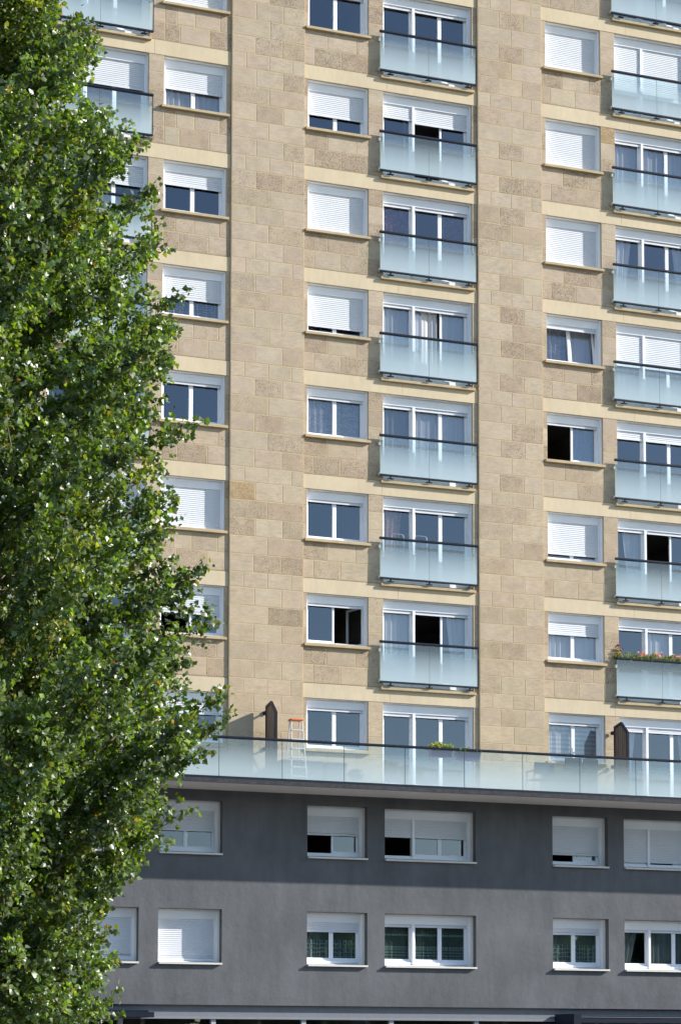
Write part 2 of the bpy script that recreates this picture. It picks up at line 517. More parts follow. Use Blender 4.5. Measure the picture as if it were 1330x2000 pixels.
# ---- stone tints
def stone_tint(kind=None, z=20.0):
    # smoother, warmer beds were used lower down, more shelly grey ones higher up
    lo = max(0.0, min(1.0, (z - 10.0) / 12.0))
    r = rnd.random() if kind is None else kind
    if kind is None: r = 1 - (1 - r) * (0.72 + 0.38 * lo)
    r = max(r, 0.0)
    j = rnd.uniform(0.95, 1.05)
    if r < 0.36:      # pitted warm brown-grey
        c, pit, st = (0.450, 0.360, 0.262), rnd.uniform(0.5, 1.0), rnd.uniform(0.2, 0.8)
    elif r < 0.64:    # greyish
        c, pit, st = (0.464, 0.377, 0.281), rnd.uniform(0.35, 0.8), rnd.uniform(0.1, 0.6)
    elif r < 0.998:    # smooth pale
        c, pit, st = (0.490, 0.402, 0.300), rnd.uniform(0.0, 0.3), rnd.uniform(0.5, 1.0)
    else:             # ochre
        c, pit, st = (0.44, 0.32, 0.19), rnd.uniform(0.5, 0.9), 0.9
    warm = (1.0 + 0.04 * (1 - lo), 1.0 + 0.005 * (1 - lo), 1.0 - 0.07 * (1 - lo))
    c = tuple(v * j * w_ * rnd.uniform(0.985, 1.015) for v, w_ in zip(c, warm))
    return c, (pit, st, rnd.random())

J = 0.012
def stone_block(mb, x0, x1, z0, z1, y, kind=None, jl=J, jr=J):
    tint, grain = stone_tint(kind, (z0 + z1) / 2)
    a, b = x0 + jl, x1 - jr
    c, d = z0 + J * rnd.uniform(0.6, 1.1), z1 - J * rnd.uniform(0.6, 1.1)
    if b - a < 0.01: return
    e = 0.004
    yf = y - 0.004
    # front face with small chamfers down to the mortar bed
    mb.face([(a + e, yf, c + e), (b - e, yf, c + e), (b - e, yf, d - e), (a + e, yf, d - e)], tint, grain)
    mb.face([(a, y, c), (b, y, c), (b - e, yf, c + e), (a + e, yf, c + e)], tint, grain)
    mb.face([(b, y, c), (b, y, d), (b - e, yf, d - e), (b - e, yf, c + e)], tint, grain)
    mb.face([(b, y, d), (a, y, d), (a + e, yf, d - e), (b - e, yf, d - e)], tint, grain)
    mb.face([(a, y, d), (a, y, c), (a + e, yf, c + e), (a + e, yf, d - e)], tint, grain)

COURSE = (PER - BAND) / 5.0

def wall_grid(mb, x0, x1, z0, z1, holes, y, depth=0.34):
    """wall sheet at y with openings, and their reveals going depth into the wall"""
    xs = sorted({x0, x1, *[v for h in holes for v in h[:2] if x0 < v < x1]})
    zs = sorted({z0, z1, *[v for h in holes for v in h[2:] if z0 < v < z1]})
    for i in range(len(xs) - 1):
        for k in range(len(zs) - 1):
            cx_, cz_ = (xs[i] + xs[i + 1]) / 2, (zs[k] + zs[k + 1]) / 2
            if any(h[0] < cx_ < h[1] and h[2] < cz_ < h[3] for h in holes):
                continue
            mb.face([(xs[i], y, zs[k]), (xs[i + 1], y, zs[k]), (xs[i + 1], y, zs[k + 1]), (xs[i], y, zs[k + 1])])
    for a, b, c, d in holes:
        y1 = y + depth
        mb.face([(a, y, c), (a, y, d), (a, y1, d), (a, y1, c)])
        mb.face([(b, y, d), (b, y, c), (b, y1, c), (b, y1, d)])
        mb.face([(a, y, d), (b, y, d), (b, y1, d), (a, y1, d)])
        mb.face([(b, y, c), (a, y, c), (a, y1, c), (b, y1, c)])

# ---- tower bays: mortar bed with openings, stones, painted bands
holes = []
for c, (a, b) in SMALL_COLS.items():
    for k in range(1, KTOP + 1): holes.append((a, b, T(k) - SM_H, T(k)))
for c, (a, b) in BIG_COLS.items():
    for k in range(1, KTOP + 1): holes.append((a, b, T(k) - BIG_H, T(k)))
bed = MB()
for (bx0, bx1) in BAYS:
    hs = [h for h in holes if bx0 < h[0] < bx1]
    wall_grid(bed, bx0, bx1, Z_TERR - 0.1, Z_TOP, hs, 0.0)
for (px0, px1) in PIL:
    bed.box(px0, px1, PIL_Y, 0.2, Z_TERR - 0.1, Z_TOP)
bed.build('wall', M['mortar'], building)

stones = MB()
def course_in_bay(bx0, bx1, k, i, z0, z1):
    """stones of course i (0 = lowest) of storey k between and under the windows"""
    small = next((v for v in SMALL_COLS.values() if bx0 < v[0] < bx1))
    big = next((v for v in BIG_COLS.values() if bx0 < v[0] < bx1))
    zc = (z0 + z1) / 2
    under = zc < T(k) - SM_H - 0.04 - 0.06
    sm_l = small[0] < big[0]
    segs = []
    if sm_l:   # small window left of the french window
        if under:
            cut = [bx0, bx0 + 0.29, bx0 + 1.04, bx0 + 1.80, big[0]] if i % 2 == 0 else [bx0, bx0 + 0.66, bx0 + 1.47, big[0] - 0.42, big[0]]
            segs += list(zip(cut, cut[1:]))
        else:
            segs += [(bx0, small[0]), (small[1], big[0])]
        segs.append((big[1], bx1))
    else:
        segs.append((bx0, big[0]))
        if under:
            w = bx1
            cut = [big[1], big[1] + 0.42, small[0] + 0.42, small[0] + 1.22, w - 0.10, w] if i % 2 == 0 else [big[1], big[1] + 0.42, big[1] + 0.74, small[0] + 0.82, small[0] + 1.50, w]
            segs += list(zip(cut, cut[1:]))
        else:
            segs += [(big[1], small[0]), (small[1], bx1)]
    for (a, b) in segs:
        if b - a < 0.16:
            stone_block(stones, a, b, z0, z1, 0.0, jl=0.002, jr=0.002)
        else:
            stone_block(stones, a, b, z0, z1, 0.0, jl=0.006 if a in (small[1], big[1]) else J, jr=0.006 if b in (small[0], big[0]) else J)

for (bx0, bx1) in BAYS:
    for k in range(1, KTOP + 1):
        zb = T(k) - PER + BAND
        for i in range(5):
            if zb + (i + 1) * COURSE < Z_TERR: continue
            z0 = zb + i * COURSE
            z1 = z0 + COURSE
            top_small = T(k) - SM_H
            course_in_bay(bx0, bx1, k, i, z0, z1)
    for z0 in (T(KTOP) + BAND, T(KTOP) + BAND + 0.45):
        x = bx0
        while x < bx1 - 0.2:
            w = min(0.8, bx1 - x); stone_block(stones, x, x + w, z0, z0 + 0.45, 0.0); x += w
stones.build('stone_facing', M['stone'], building, attrs=True)

pst = MB()
fr3, fr2, fr4 = (0.0, 0.33, 0.70, 1.0), (0.0, 0.51, 1.0), (0.0, 0.19, 0.51, 0.83, 1.0)
for (px0, px1) in PIL:
    wp = 2.0
    n_rep = max(1, round((px1 - px0) / wp)); wseg = (px1 - px0) / n_rep
    for rep in range(n_rep):
        ox = px0 + rep * wseg
        for k in range(0, KTOP + 1):
            zb = T(k) - PER + BAND
            for i in range(5):
                z0 = zb + i * COURSE
                if z0 + COURSE < Z_TERR + 0.1: continue
                f = fr3 if i % 2 == 0 else fr2
                sh = rnd.uniform(-0.012, 0.012)
                for a, b in zip(f, f[1:]):
                    aa = ox + (a + (sh if 0 < a < 1 else 0)) * wseg; bb = ox + (b + (sh if 0 < b < 1 else 0)) * wseg
                    kd = None if rnd.random() < 0.75 else 0.8
                    stone_block(pst, aa, bb, z0, z0 + COURSE, PIL_Y, kd,
                                jl=0.014 if a == 0 else J, jr=0.014 if b == 1 else J)
            if k > 0:
                for a, b in zip(fr4, fr4[1:]):
                    stone_block(pst, ox + a * wseg, ox + b * wseg, T(k), T(k) + BAND, PIL_Y, 0.85)
for (px0, px1) in PIL:
    n_ = max(1, round((px1 - px0) / 2.0)); ws = (px1 - px0) / n_
    for j in range(n_):
        for a, b in zip(fr2, fr2[1:]):
            stone_block(pst, px0 + (j + a) * ws, px0 + (j + b) * ws, Z_TERR - 0.02, T(1) - PER + BAND, PIL_Y)
pst.build('pilaster', M['stone'], building, attrs=True)

# ---- painted bands over the window heads, with the joint line at their top
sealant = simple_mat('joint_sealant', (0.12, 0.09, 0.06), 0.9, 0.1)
for (bx0, bx1) in BAYS:
    for k in range(1, KTOP + 1):
        z = T(k)
        bands = MB(); lines = MB()
        cut = [bx0 + 0.004]
        cut.append(bx0 + (bx1 - bx0) * (0.42 + 0.16 * rnd.random()))
        cut.append(bx1 - 0.004)
        for a, b in zip(cut, cut[1:]):
            bands.box(a, b - 0.006, -0.012, 0.0 - 0.0005, z + 0.001, z + BAND - 0.018)
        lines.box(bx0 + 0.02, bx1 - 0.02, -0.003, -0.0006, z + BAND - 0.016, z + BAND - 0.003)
        bo = bands.build('lintel_band', M['band'], building)
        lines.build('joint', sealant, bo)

# ------------------------------------------------------------------ windows
_mesh_cache = {}
def cached(key, fn):
    if key not in _mesh_cache:
        _mesh_cache[key] = fn()
    return _mesh_cache[key]

def slat_mesh(w, h):
    """roller curtain: curved slats, hangs down from z=0 to -h, front at y=0"""
    mb = MB()
    pitch = 0.052
    n = max(1, int(h / pitch))
    zt = 0.0
    prof = [(0.001, 0.0), (-0.005, -0.010), (-0.0078, -0.022), (-0.0065, -0.034), (-0.002, -0.044), (0.003, -0.048), (0.001, -0.052)]
    z = 0.0
    while z > -h + 0.03:
        last = None
        for (y, dz) in prof:
            if z + dz < -h + 0.03: break
            cur = (y, z + dz)
            if last:
                mb.face([(0, last[0], last[1]), (0, cur[0], cur[1]), (w, cur[0], cur[1]), (w, last[0], last[1])])
            last = cur
        z -= pitch
    mb.box(-0.002, w + 0.002, -0.012, 0.010, -h - 0.02, -h + 0.032)       # end slat
    for sx_ in (0.04, w - 0.07):
        mb.box(sx_, sx_ + 0.03, -0.022, -0.012, -h - 0.012, -h + 0.006)
    return mb.mesh('shutter', M['slat'])

def sash_mesh(w, h, t=0.045):
    mb = MB()
    mb.box(0, t, 0, 0.05, 0, h); mb.box(w - t, w, 0, 0.05, 0, h)
    mb.box(t, w - t, 0.002, 0.05, 0, t); mb.box(t, w - t, 0.002, 0.05, h - t, h)
    # glazing bead step
    g = 0.012
    mb.box(t, t + g, 0.012, 0.05, t, h - t); mb.box(w - t - g, w - t, 0.012, 0.05, t, h - t)
    mb.box(t + g, w - t - g, 0.012, 0.05, t, t + g); mb.box(t + g, w - t - g, 0.012, 0.05, h - t - g, h - t)
    return mb.mesh('sash', M['white'])

def pane_mesh(w, h, t=0.055):
    mb = MB()
    mb.face([(t, 0.030, t), (w - t, 0.030, t), (w - t, 0.030, h - t), (t, 0.030, h - t)])
    return mb.mesh('pane', M['pane'])

def curtain_mesh(w, h, kind, seed, gather):
    mb = MB()
    r = random.Random(seed)
    n = 36
    ph = r.random() * 6
    top, bot = [], []
    for i in range(n + 1):
        u = i / n
        y = 0.016 * math.sin(u * w * (31 + 9 * math.sin(ph)) + ph) + 0.010 * math.sin(u * w * 53 + ph * 2 + 2 * math.sin(u * 5))
        if gather == 'L': xb = u * w * 0.45
        elif gather == 'R': xb = w - (1 - u) * w * 0.45
        else: xb = u * w
        xt = u * w if gather is None else (u * w * 0.75 if gather == 'L' else w - (1 - u) * w * 0.75)
        top.append((xt, y, h)); bot.append((xb, y * 1.3, 0))
    for i in range(n):
        mb.face([bot[i], bot[i + 1], top[i + 1], top[i]])
    me = mb.mesh('curtain', CUR[kind], smooth=True)
    return me

def leaf_window(parent, x, z, w, h, y, state, curtain, seed, left_hinge=True):
    """a sash with its pane; state 0 shut, else opening angle; curtain kind or None"""
    sm = cached(('sash', round(w, 3), round(h, 3)), lambda: sash_mesh(w, h))
    pm = cached(('pane', round(w, 3), round(h, 3)), lambda: pane_mesh(w, h))
    if state == 'tilt':
        s = link('sash', sm, parent, (x, y, z), (R(-8), 0, 0))
        link('pane', pm, parent, (x, y, z), (R(-8), 0, 0))
    elif state:
        # hinged open into the room
        if left_hinge:
            s = link('sash', sm, parent, (x, y, z), (0, 0, R(state)))
            link('pane', pm, parent, (x, y, z), (0, 0, R(state)))
        else:
            a = R(-state)
            ox = x + w - w * math.cos(a); oy = y - w * math.sin(a)
            s = link('sash', sm, parent, (ox, oy, z), (0, 0, a))
            link('pane', pm, parent, (ox, oy, z), (0, 0, a))
    else:
        s = link('sash', sm, parent, (x, y, z))
        link('pane', pm, parent, (x, y, z))
    if curtain:
        kind, g = curtain if isinstance(curtain, tuple) else (curtain, None)
        link('curtain', curtain_mesh(w - 0.06, h - 0.06, kind, seed, g), parent, (x + 0.03, y + (0.22 if state == 'tilt' else 0.10), z + 0.03))
    return s

def frame_mesh(W, H, posts, bot=0.06, bz=0.0, yf=0.16, box_h=0.23, lining=True, lin_y0=0.05, lin_mat=None):
    mb = MB()
    yb = yf + 0.16
    s = 0.055
    # jamb linings and outer frame
    mb.box(0.002, 0.016, lin_y0, yb, 0.0, H - 0.002); mb.box(W - 0.016, W - 0.002, lin_y0, yb, 0.0, H - 0.002)
    mb.box(0.016, W - 0.016, lin_y0, yb, H - 0.014, H - 0.002)
    mb.box(0.016, 0.016 + s, yf, yb, 0.0, H - box_h); mb.box(W - 0.016 - s, W - 0.016, yf, yb, 0.0, H - box_h)
    mb.box(0.016 + s, W - 0.016 - s, yf + 0.07, yb, 0, bot + bz)
    if bz: mb.box(0.016 + s, W - 0.016 - s, yf + 0.02, yf + 0.0695, 0.051, bz + 0.03)
    # projecting sloping bottom rail
    a, b = 0.016 + s, W - 0.016 - s
    mb.prism([(yf - 0.03, 0.0), (yf + 0.07, 0.0), (yf + 0.07, 0.050), (yf - 0.03, 0.028)], 'x', a, b)
    for px in posts:
        mb.box(px - 0.033, px + 0.033, yf, yb, 0.052, H - box_h)
    return mb

def shutter_box_mesh(W, H, h, y0):
    mb = MB()
    a, b = 0.016, W - 0.016
    mb.prism([(y0, -h), (y0 + 0.22, -h), (y0 + 0.22, -0.014), (y0 + 0.012, -0.014), (y0, -0.03)], 'x', a, b)
    mb.box(a + 0.02, b - 0.02, y0 - 0.004, y0 - 0.0005, -h + 0.006, -h + 0.018)
    return mb.mesh('shutter_box', M['white'])

seed_c = [0]
def window_small(colname, x0, x1, zt, H, drop=0.0, leaves=(0, 0), cur=(None, None), y=0.16, sill='tower', lin_y0=0.05, label=None, hinge=(True, False), bz=0.0):
    W = x1 - x0
    zb = zt - H
    box_h = 0.225
    key = ('wf', round(W, 3), round(H, 3), y, lin_y0)
    fm = cached(key, lambda: frame_mesh(W, H, [], bz=bz, yf=y, lin_y0=lin_y0, box_h=box_h).mesh('window', M['white']))
    w = link('window', fm, building, (x0, 0, zb))
    if label: w['label'] = label
    link('shutter_box', cached(('sb', round(W, 3), round(H, 3), y), lambda: shutter_box_mesh(W, H, box_h, y + 0.005)), w, (0, 0, H))
    free = H - box_h - 0.06 - bz
    a = 0.071
    if drop > 0.02:
        h = drop * (free + 0.0) - 0.0
        link('shutter', cached(('sh', round(W, 3), round(h, 2)), lambda: slat_mesh(W - 2 * a, h)), w, (a, y + 0.045, H - box_h))
    else:
        link('shutter', cached(('sh', round(W, 3), 0), lambda: slat_mesh(W - 2 * a, 0.05)), w, (a, y + 0.045, H - box_h))
    sw = (W - 2 * a) / 2
    sh = H - box_h - 0.06 + 0.04 - bz
    for i in range(2):
        seed_c[0] += 1
        leaf_window(w, a + i * sw, 0.058 + bz, sw, sh, y + 0.095, leaves[i], cur[i], seed_c[0], hinge[i])
    make_sill(w, W, sill)
    return w

def make_sill(w, W, sill, big=False):
    if sill == 'tower':
        mb = MB()
        x0, x1 = (-0.085, W + 0.04) if not big else (-0.09, W + 0.045)
        mb.prism([(-0.10, -0.105), (0.0, -0.105), (0.16, -0.035), (0.16, -0.001), (-0.10, -0.036)], 'x', x0, x1)
        o = link('sill', cached(('sill', round(W, 3), big), lambda: mb.mesh('sill', M['sill'])), w)
        add_bevel(o, 0.005)
    elif sill == 'podium':
        mb = MB()
        mb.prism([(-0.10, -0.055), (0.03, -0.055), (0.33, -0.02), (0.33, -0.001), (-0.10, -0.012)], 'x', -0.012, W + 0.004)
        link('sill', cached(('psill', round(W, 3)), lambda: mb.mesh('sill', M['zinc'])), w)

def window_big(x0, x1, zt, H, drops=(0, 0), leaves=(0, 0, 0), cur=(None, None, None), y=0.16, sill='tower', lin_y0=0.05, name='french_window', label=None, hinges=(True, True, False), bz=0.12):
    W = x1 - x0
    zb = zt - H
    box_h = 0.245 if name == 'french_window' else 0.225
    post = 0.94
    key = ('bf', round(W, 3), round(H, 3), y, lin_y0, name)
    fm = cached(key, lambda: frame_mesh(W, H, [post], bz=bz, yf=y, lin_y0=lin_y0, box_h=box_h).mesh(name, M['white']))
    w = link(name, fm, building, (x0, 0, zb))
    if label: w['label'] = label
    link('shutter_box', cached(('sbb', round(W, 3), round(H, 3), y), lambda: shutter_box_mesh(W, H, box_h, y + 0.005)), w, (0, 0, H))
    a = 0.071
    free = H - box_h - 0.06 - bz
    spans = [(a, post - 0.033), (post + 0.033, W - a)]
    for (p, q), d in zip(spans, drops):
        h = max(0.06, d * free)
        link('shutter', cached(('shb', round(q - p, 3), round(h, 2)), lambda: slat_mesh(q - p, h)), w, (p, y + 0.045, H - box_h))
    sh = H - box_h - 0.02 - bz
    m = (spans[1][1] - spans[1][0]) / 2
    xs = [(spans[0][0], spans[0][1] - spans[0][0]), (spans[1][0], m), (spans[1][0] + m, m)]
    for i, (lx, lw) in enumerate(xs):
        seed_c[0] += 1
        leaf_window(w, lx, 0.058 + bz, lw, sh, y + 0.095, leaves[i], cur[i], seed_c[0], hinges[i])
    make_sill(w, W, sill, True)
    return w

# ---- balcony railing of frosted glass
RAIL_Y = -0.13
def railing(x0, W, zt, flowers=False):
    """x0: left end of the opening; zt: window-head height"""
    L_, Rr = -0.14, W + 0.08
    zb = zt - 2.255
    rl = cached(('rt',), lambda: _mk_top(L_, Rr))
    r = link('balcony_railing', rl, building, (x0, RAIL_Y, zb))
    def glass(a, b):
        mb = MB(); mb.box(a, b, -0.006, 0.006, 0.0, 1.03); return mb.mesh('glass_panel', M['frost'])
    mid = (L_ + Rr) / 2
    g1 = cached(('g', 0), lambda: glass(L_ + 0.006, mid - 0.004)); g2 = cached(('g', 1), lambda: glass(mid + 0.004, Rr - 0.012))
    link('glass_panel', g1, r, (0, 0, 0.045)); link('glass_panel', g2, r, (0, 0, 0.045))
    def bot():
        mb = MB(); mb.box(L_ - 0.004, Rr + 0.002, -0.03, 0.03, 0.0, 0.045)
        mb.box(Rr - 0.010, Rr + 0.002, -0.02, 0.02, 0.0455, 1.07)
        mb.box(mid - 0.0035, mid + 0.0035, -0.007, 0.005, 0.0455, 1.04)  # dark strip added for the edge shading where the two glass panels meet
        return mb.mesh('bottom_rail', M['dark'])
    add_bevel(link('bottom_rail', cached(('rb',), bot), r), 0.004)
    def foot():
        mb = MB(); mb.box(-0.018, 0.018, -0.02, 0.02, -0.055, 0.0); mb.box(-0.085, 0.085, -0.028, 0.05, -0.068, -0.055)
        return mb.mesh('foot', M['dark'])
    for fx in (0.16, mid, Rr - 0.24):
        link('foot', cached(('ft',), foot), r, (fx, 0, 0))
    def clip():
        mb = MB(); mb.box(-0.028, 0.030, 0.007, 0.075, -0.04, 0.04); mb.box(-0.012, 0.012, 0.075, 0.13, -0.02, 0.02)
        return mb.mesh('wall_bracket', M['fixture'])
    for fx in (L_ + 0.004, Rr - 0.05):
        for fz in (0.05, 0.86):
            link('wall_bracket', cached(('cl',), clip), r, (fx, 0, fz))
    return r

def _mk_top(a, b):
    mb = MB(); mb.box(a - 0.012, b + 0.008, -0.035, 0.035, 1.072, 1.112)
    mb.box(a - 0.012, b + 0.008, -0.020, 0.020, 1.050, 1.0715)
    return mb.mesh('balcony_railing', M['dark'])

# state tables, storey by storey: drop of the roller shutter, leaf angles, curtains
B_, C_, E_ = SMALL_COLS['B'], SMALL_COLS['C'], SMALL_COLS['E']
tabB = {9: dict(drop=0.4), 8: dict(drop=0.95), 7: dict(drop=0.53, cur=('sheer', 'sheer')), 6: dict(drop=0.33), 5: dict(drop=0.56, cur=('dots', 'dots')),
        4: dict(), 3: dict(drop=1.0), 2: dict(drop=0.50, leaves=(82, 0)), 1: dict(drop=0.32)}
tabC = {9: dict(drop=0.5), 8: dict(), 7: dict(drop=0.62), 6: dict(drop=1.0), 5: dict(drop=0.84, leaves=('tilt', 'tilt')), 4: dict(cur=('net', 'net')), 3: dict(),
        2: dict(leaves=(0, 78)), 1: dict()}
tabE = {9: dict(drop=0.9), 8: dict(drop=0.93), 7: dict(drop=1.0), 6: dict(drop=0.99), 5: dict(drop=0.10, leaves=('tilt', 'tilt'), cur=('net', 'white')),
        4: dict(leaves=(86, 0), cur=(None, 'blinddots')), 3: dict(drop=0.86), 2: dict(drop=0.33, cur=('white', 'white')), 1: dict(cur=('stripe', 'stripe'))}
for (cn, cr_, tab) in (('B', B_, tabB), ('C', C_, tabC), ('E', E_, tabE)):
    for k in range(1, KTOP + 1):
        window_small(cn, cr_[0], cr_[1], T(k), SM_H, **tab[k])
tabA = {9: dict(drops=(0.3, 0.3)), 8: dict(drops=(0, 0), cur=('sheer', 'sheer', 'sheer')), 7: dict(drops=(0.36, 0.36)), 6: dict(drops=(0.26, 0.26)),
        5: dict(drops=(0.9, 0.9)), 4: dict(), 3: dict(drops=(0.7, 0.7)), 2: dict(), 1: dict()}
tabD = {9: dict(drops=(0.4, 0.4)), 8: dict(), 7: dict(drops=(0.19, 0.22), leaves=(0, 84, 0)), 6: dict(cur=('pink', None, 'pink')),
        5: dict(cur=('sheer', 'white', 'sheer'), leaves=(0, 14, 0)), 4: dict(cur=('grey', 'sheer', 'sheer')), 3: dict(cur=(('warm', 'L'), None, None)),
        2: dict(cur=('white', None, ('white', 'R')), leaves=(0, 80, 0)), 1: dict()}
tabF = {9: dict(cur=('sheer', 'sheer', None)), 8: dict(drops=(0.72, 0.72)), 7: dict(cur=('sheer', 'sheer', 'sheer')), 6: dict(cur=(('white', 'L'), None, ('white', 'R'))),
        5: dict(drops=(0.47, 0.47), cur=('sheer', 'sheer', 'sheer')), 4: dict(drops=(0.11, 0.11)), 3: dict(leaves=(0, 84, 0), cur=(('sheer', 'R'), None, None)),
        2: dict(cur=(None, 'white', None)), 1: dict(drops=(0.06, 0.06), cur=(('white', 'L'), None, ('sheer', 'R')))}
for (cr_, tab) in ((BIG_COLS['A'], tabA), (BIG_COLS['D'], tabD), (BIG_COLS['F'], tabF)):
    for k in range(1, KTOP + 1):
        window_big(cr_[0], cr_[1], T(k), BIG_H, **tab[k])
        if k > 1:
            railing(cr_[0], cr_[1] - cr_[0], T(k))

# ------------------------------------------------------------------ podium
POD_X0, POD_X1 = -16.0, 18.0
pod_rows = [(6.795, 8.13), (4.02, 5.37)]
pod_cols_s = [(-4.855, -3.185), (-0.897, 0.762), (6.085, 7.75)]
pod_cols_b = [(-7.96, -5.36), (1.245, 3.84), (8.23, 10.83)]
ph = [(a, b, c, d) for (a, b) in pod_cols_s + pod_cols_b for (c, d) in pod_rows]
pw = MB()
wall_grid(pw, POD_X0, POD_X1, 2.95, 8.40, ph, 0.0, depth=0.19)
pw.face([(POD_X0, 0, 2.95), (POD_X0, 0.14, 2.95), (POD_X1, 0.14, 2.95), (POD_X1, 0, 2.95)])
pw.build('podium_wall', M['stucco'], building)
def add_lining(w, W, H):
    def f():
        lin = MB()
        lin.box(-0.018, -0.0005, 0.191, 0.52, 0, H); lin.box(W + 0.0005, W + 0.018, 0.191, 0.52, 0, H)
        lin.box(-0.018, W + 0.018, 0.191, 0.52, H + 0.0005, H + 0.018)
        return lin.mesh('reveal_lining', M['creamlin'])
    link('reveal_lining', cached(('rl', round(W, 3), round(H, 3)), f), w)

PY_ = 0.36
pod_small = {
    (0, 0): dict(drop=0.52, cur=(None, None)), (0, 1): dict(drop=0.50, leaves=(84, 0), cur=(None, None)), (0, 2): dict(drop=0.80, leaves=(84, 0), cur=(None, 'net')),
    (1, 0): dict(drop=1.0), (1, 1): dict(drop=0.24, cur=('lace', 'lace')), (1, 2): dict(drop=0.17, cur=('lace', 'lace'))}
pod_big = {
    (0, 0): dict(drops=(0.6, 0.6)), (0, 1): dict(drops=(0.48, 0.48), leaves=(84, 0, 0)), (0, 2): dict(drops=(0.94, 0.94), leaves=(0, 84, 0)),
    (1, 0): dict(drops=(0.93, 0.93)), (1, 1): dict(drops=(0, 0), cur=('bands', 'bands', 'bands')), (1, 2): dict(drops=(0, 0), cur=(('teal', 'L'), 'teal', 'teal'))}
for r_, (zc, zd) in enumerate(pod_rows):
    for i, (a, b) in enumerate(pod_cols_s):
        w_ = window_small('P', a + 0.018, b - 0.018, zd - 0.018, zd - zc - 0.018, y=PY_, sill='podium', lin_y0=0.30, bz=0.075, **pod_small[(r_, i)])
        add_lining(w_, b - a - 0.036, zd - zc - 0.018)
    for i, (a, b) in enumerate(pod_cols_b):
        w_ = window_big(a + 0.018, b - 0.018, zd - 0.018, zd - zc - 0.018, y=PY_, sill='podium', lin_y0=0.30, name='window', bz=0.075, **pod_big[(r_, i)])
        add_lining(w_, b - a - 0.036, zd - zc - 0.018)

# ---- terrace slab
slab = MB()
slab.prism([(-1.80, 8.37), (-1.74, 8.37), (-1.74, 8.405), (0.0, 8.405), (0.0, 8.475), (-1.80, 8.475)], 'x', POD_X0, POD_X1)
slab.build('terrace_slab', M['fascia'], building)
sf = MB(); sf.box(POD_X0, POD_X1, -1.735, -0.001, 8.398, 8.4045)
sf.build('soffit', M['soffit'], building)
tf = MB(); tf.box(POD_X0, POD_X1, -1.68, -0.001, 8.4755, Z_TERR)
tf.build('terrace_floor', simple_mat('terrace_tiles', (0.42, 0.41, 0.40), 0.8, 0.3, var=0.2), building)

# ---- terrace railing
TR_Y = -1.76
tr = MB(); tr.box(POD_X0, POD_X1, -0.035, 0.035, 9.495, 9.535); tr.box(POD_X0, POD_X1, -0.02, 0.02, 9.470, 9.4945)
terr = tr.build('terrace_railing', M['dark'], building, (0, TR_Y, 0))
tb = MB(); tb.box(POD_X0, POD_X1, -0.035, 0.035, 8.478, 8.535)
tb.build('bottom_rail', M['dark'], terr)
def tglass():
    mb = MB(); mb.box(0.005, 1.645 - 0.005, -0.007, 0.007, 0.0, 0.95); return mb.mesh('glass_panel', M['frost2'])
def tseam():
    mb = MB(); mb.box(-0.0045, 0.0045, -0.009, 0.009, 0, 0.93); return mb.mesh('joint_post', M['dark'])
x = -2.203 - 1.645 * 8
while x < POD_X1 - 1.6:
    link('glass_panel', cached('tg', tglass), terr, (x, 0, 8.535))
    link('joint_post', cached('ts', tseam), terr, (x, 0, 8.537))
    x += 1.645
# ---- ground floor: fascia, shopfront, canopies
gf = MB()
gf.box(POD_X0, POD_X1, 0.141, 0.5, 2.66, 2.949)
gf.build('fascia', simple_mat('grey_fascia', (0.20, 0.21, 0.235), 0.7, 0.3, var=0.12), building)
gl = MB(); gl.box(POD_X0, POD_X1, 0.10, 0.5, 2.60, 2.659)
gl.build('ledge', simple_mat('pale_ledge', (0.24, 0.25, 0.27), 0.6, 0.3, var=0.1), building)
sfm = MB()
xx = -15.5
while xx < 18:
    sfm.box(xx, xx + 0.12, 0.16, 0.3, 0.15, 2.599); xx += 2.42
sfm.box(POD_X0, POD_X1, 0.18, 0.28, 0.15, 0.55)
sfront = sfm.build('shopfront', simple_mat('grey_post', (0.42, 0.44, 0.47), 0.5, 0.4), building)
sg = MB(); sg.face([(POD_X0, 0.24, 0.5), (POD_X1, 0.24, 0.5), (POD_X1, 0.24, 2.599), (POD_X0, 0.24, 2.599)])
sg.build('pane', M['pane'], sfront)
bs = MB(); bs.box(POD_X0, POD_X1, 0.05, 0.5, 0.151, 0.179)
bs.build('plinth', M['stucco'], building)

def canopy(x0, x1, posts):
    mb = MB()
    mb.box(x0, x1, -1.05, 0.099, 2.61, 2.74)
    mb.box(x0 + 0.1, x1 - 0.1, -0.9, 0.099, 2.742, 2.79)
    c = mb.build('canopy', M['dark'], building)
    add_bevel(c, 0.006)
    b = MB()
    for px in posts:
        b.box(px, px + 0.20, -1.06, -0.2, 2.50, 2.80)
    b.build('canopy_bracket', M['dark'], c)
canopy(-9.9, -5.24, [-9.8])
mb = MB(); mb.box(6.38, 13.0, -1.0, 0.099, 2.56, 2.70); mb.box(6.40, 12.9, -1.03, -0.97, 2.715, 2.745)
c2 = mb.build('canopy', M['dark'], building)
mb = MB(); mb.box(6.17, 6.379, -1.05, 0.099, 2.45, 2.79); mb.build('canopy_bracket', M['dark'], c2)

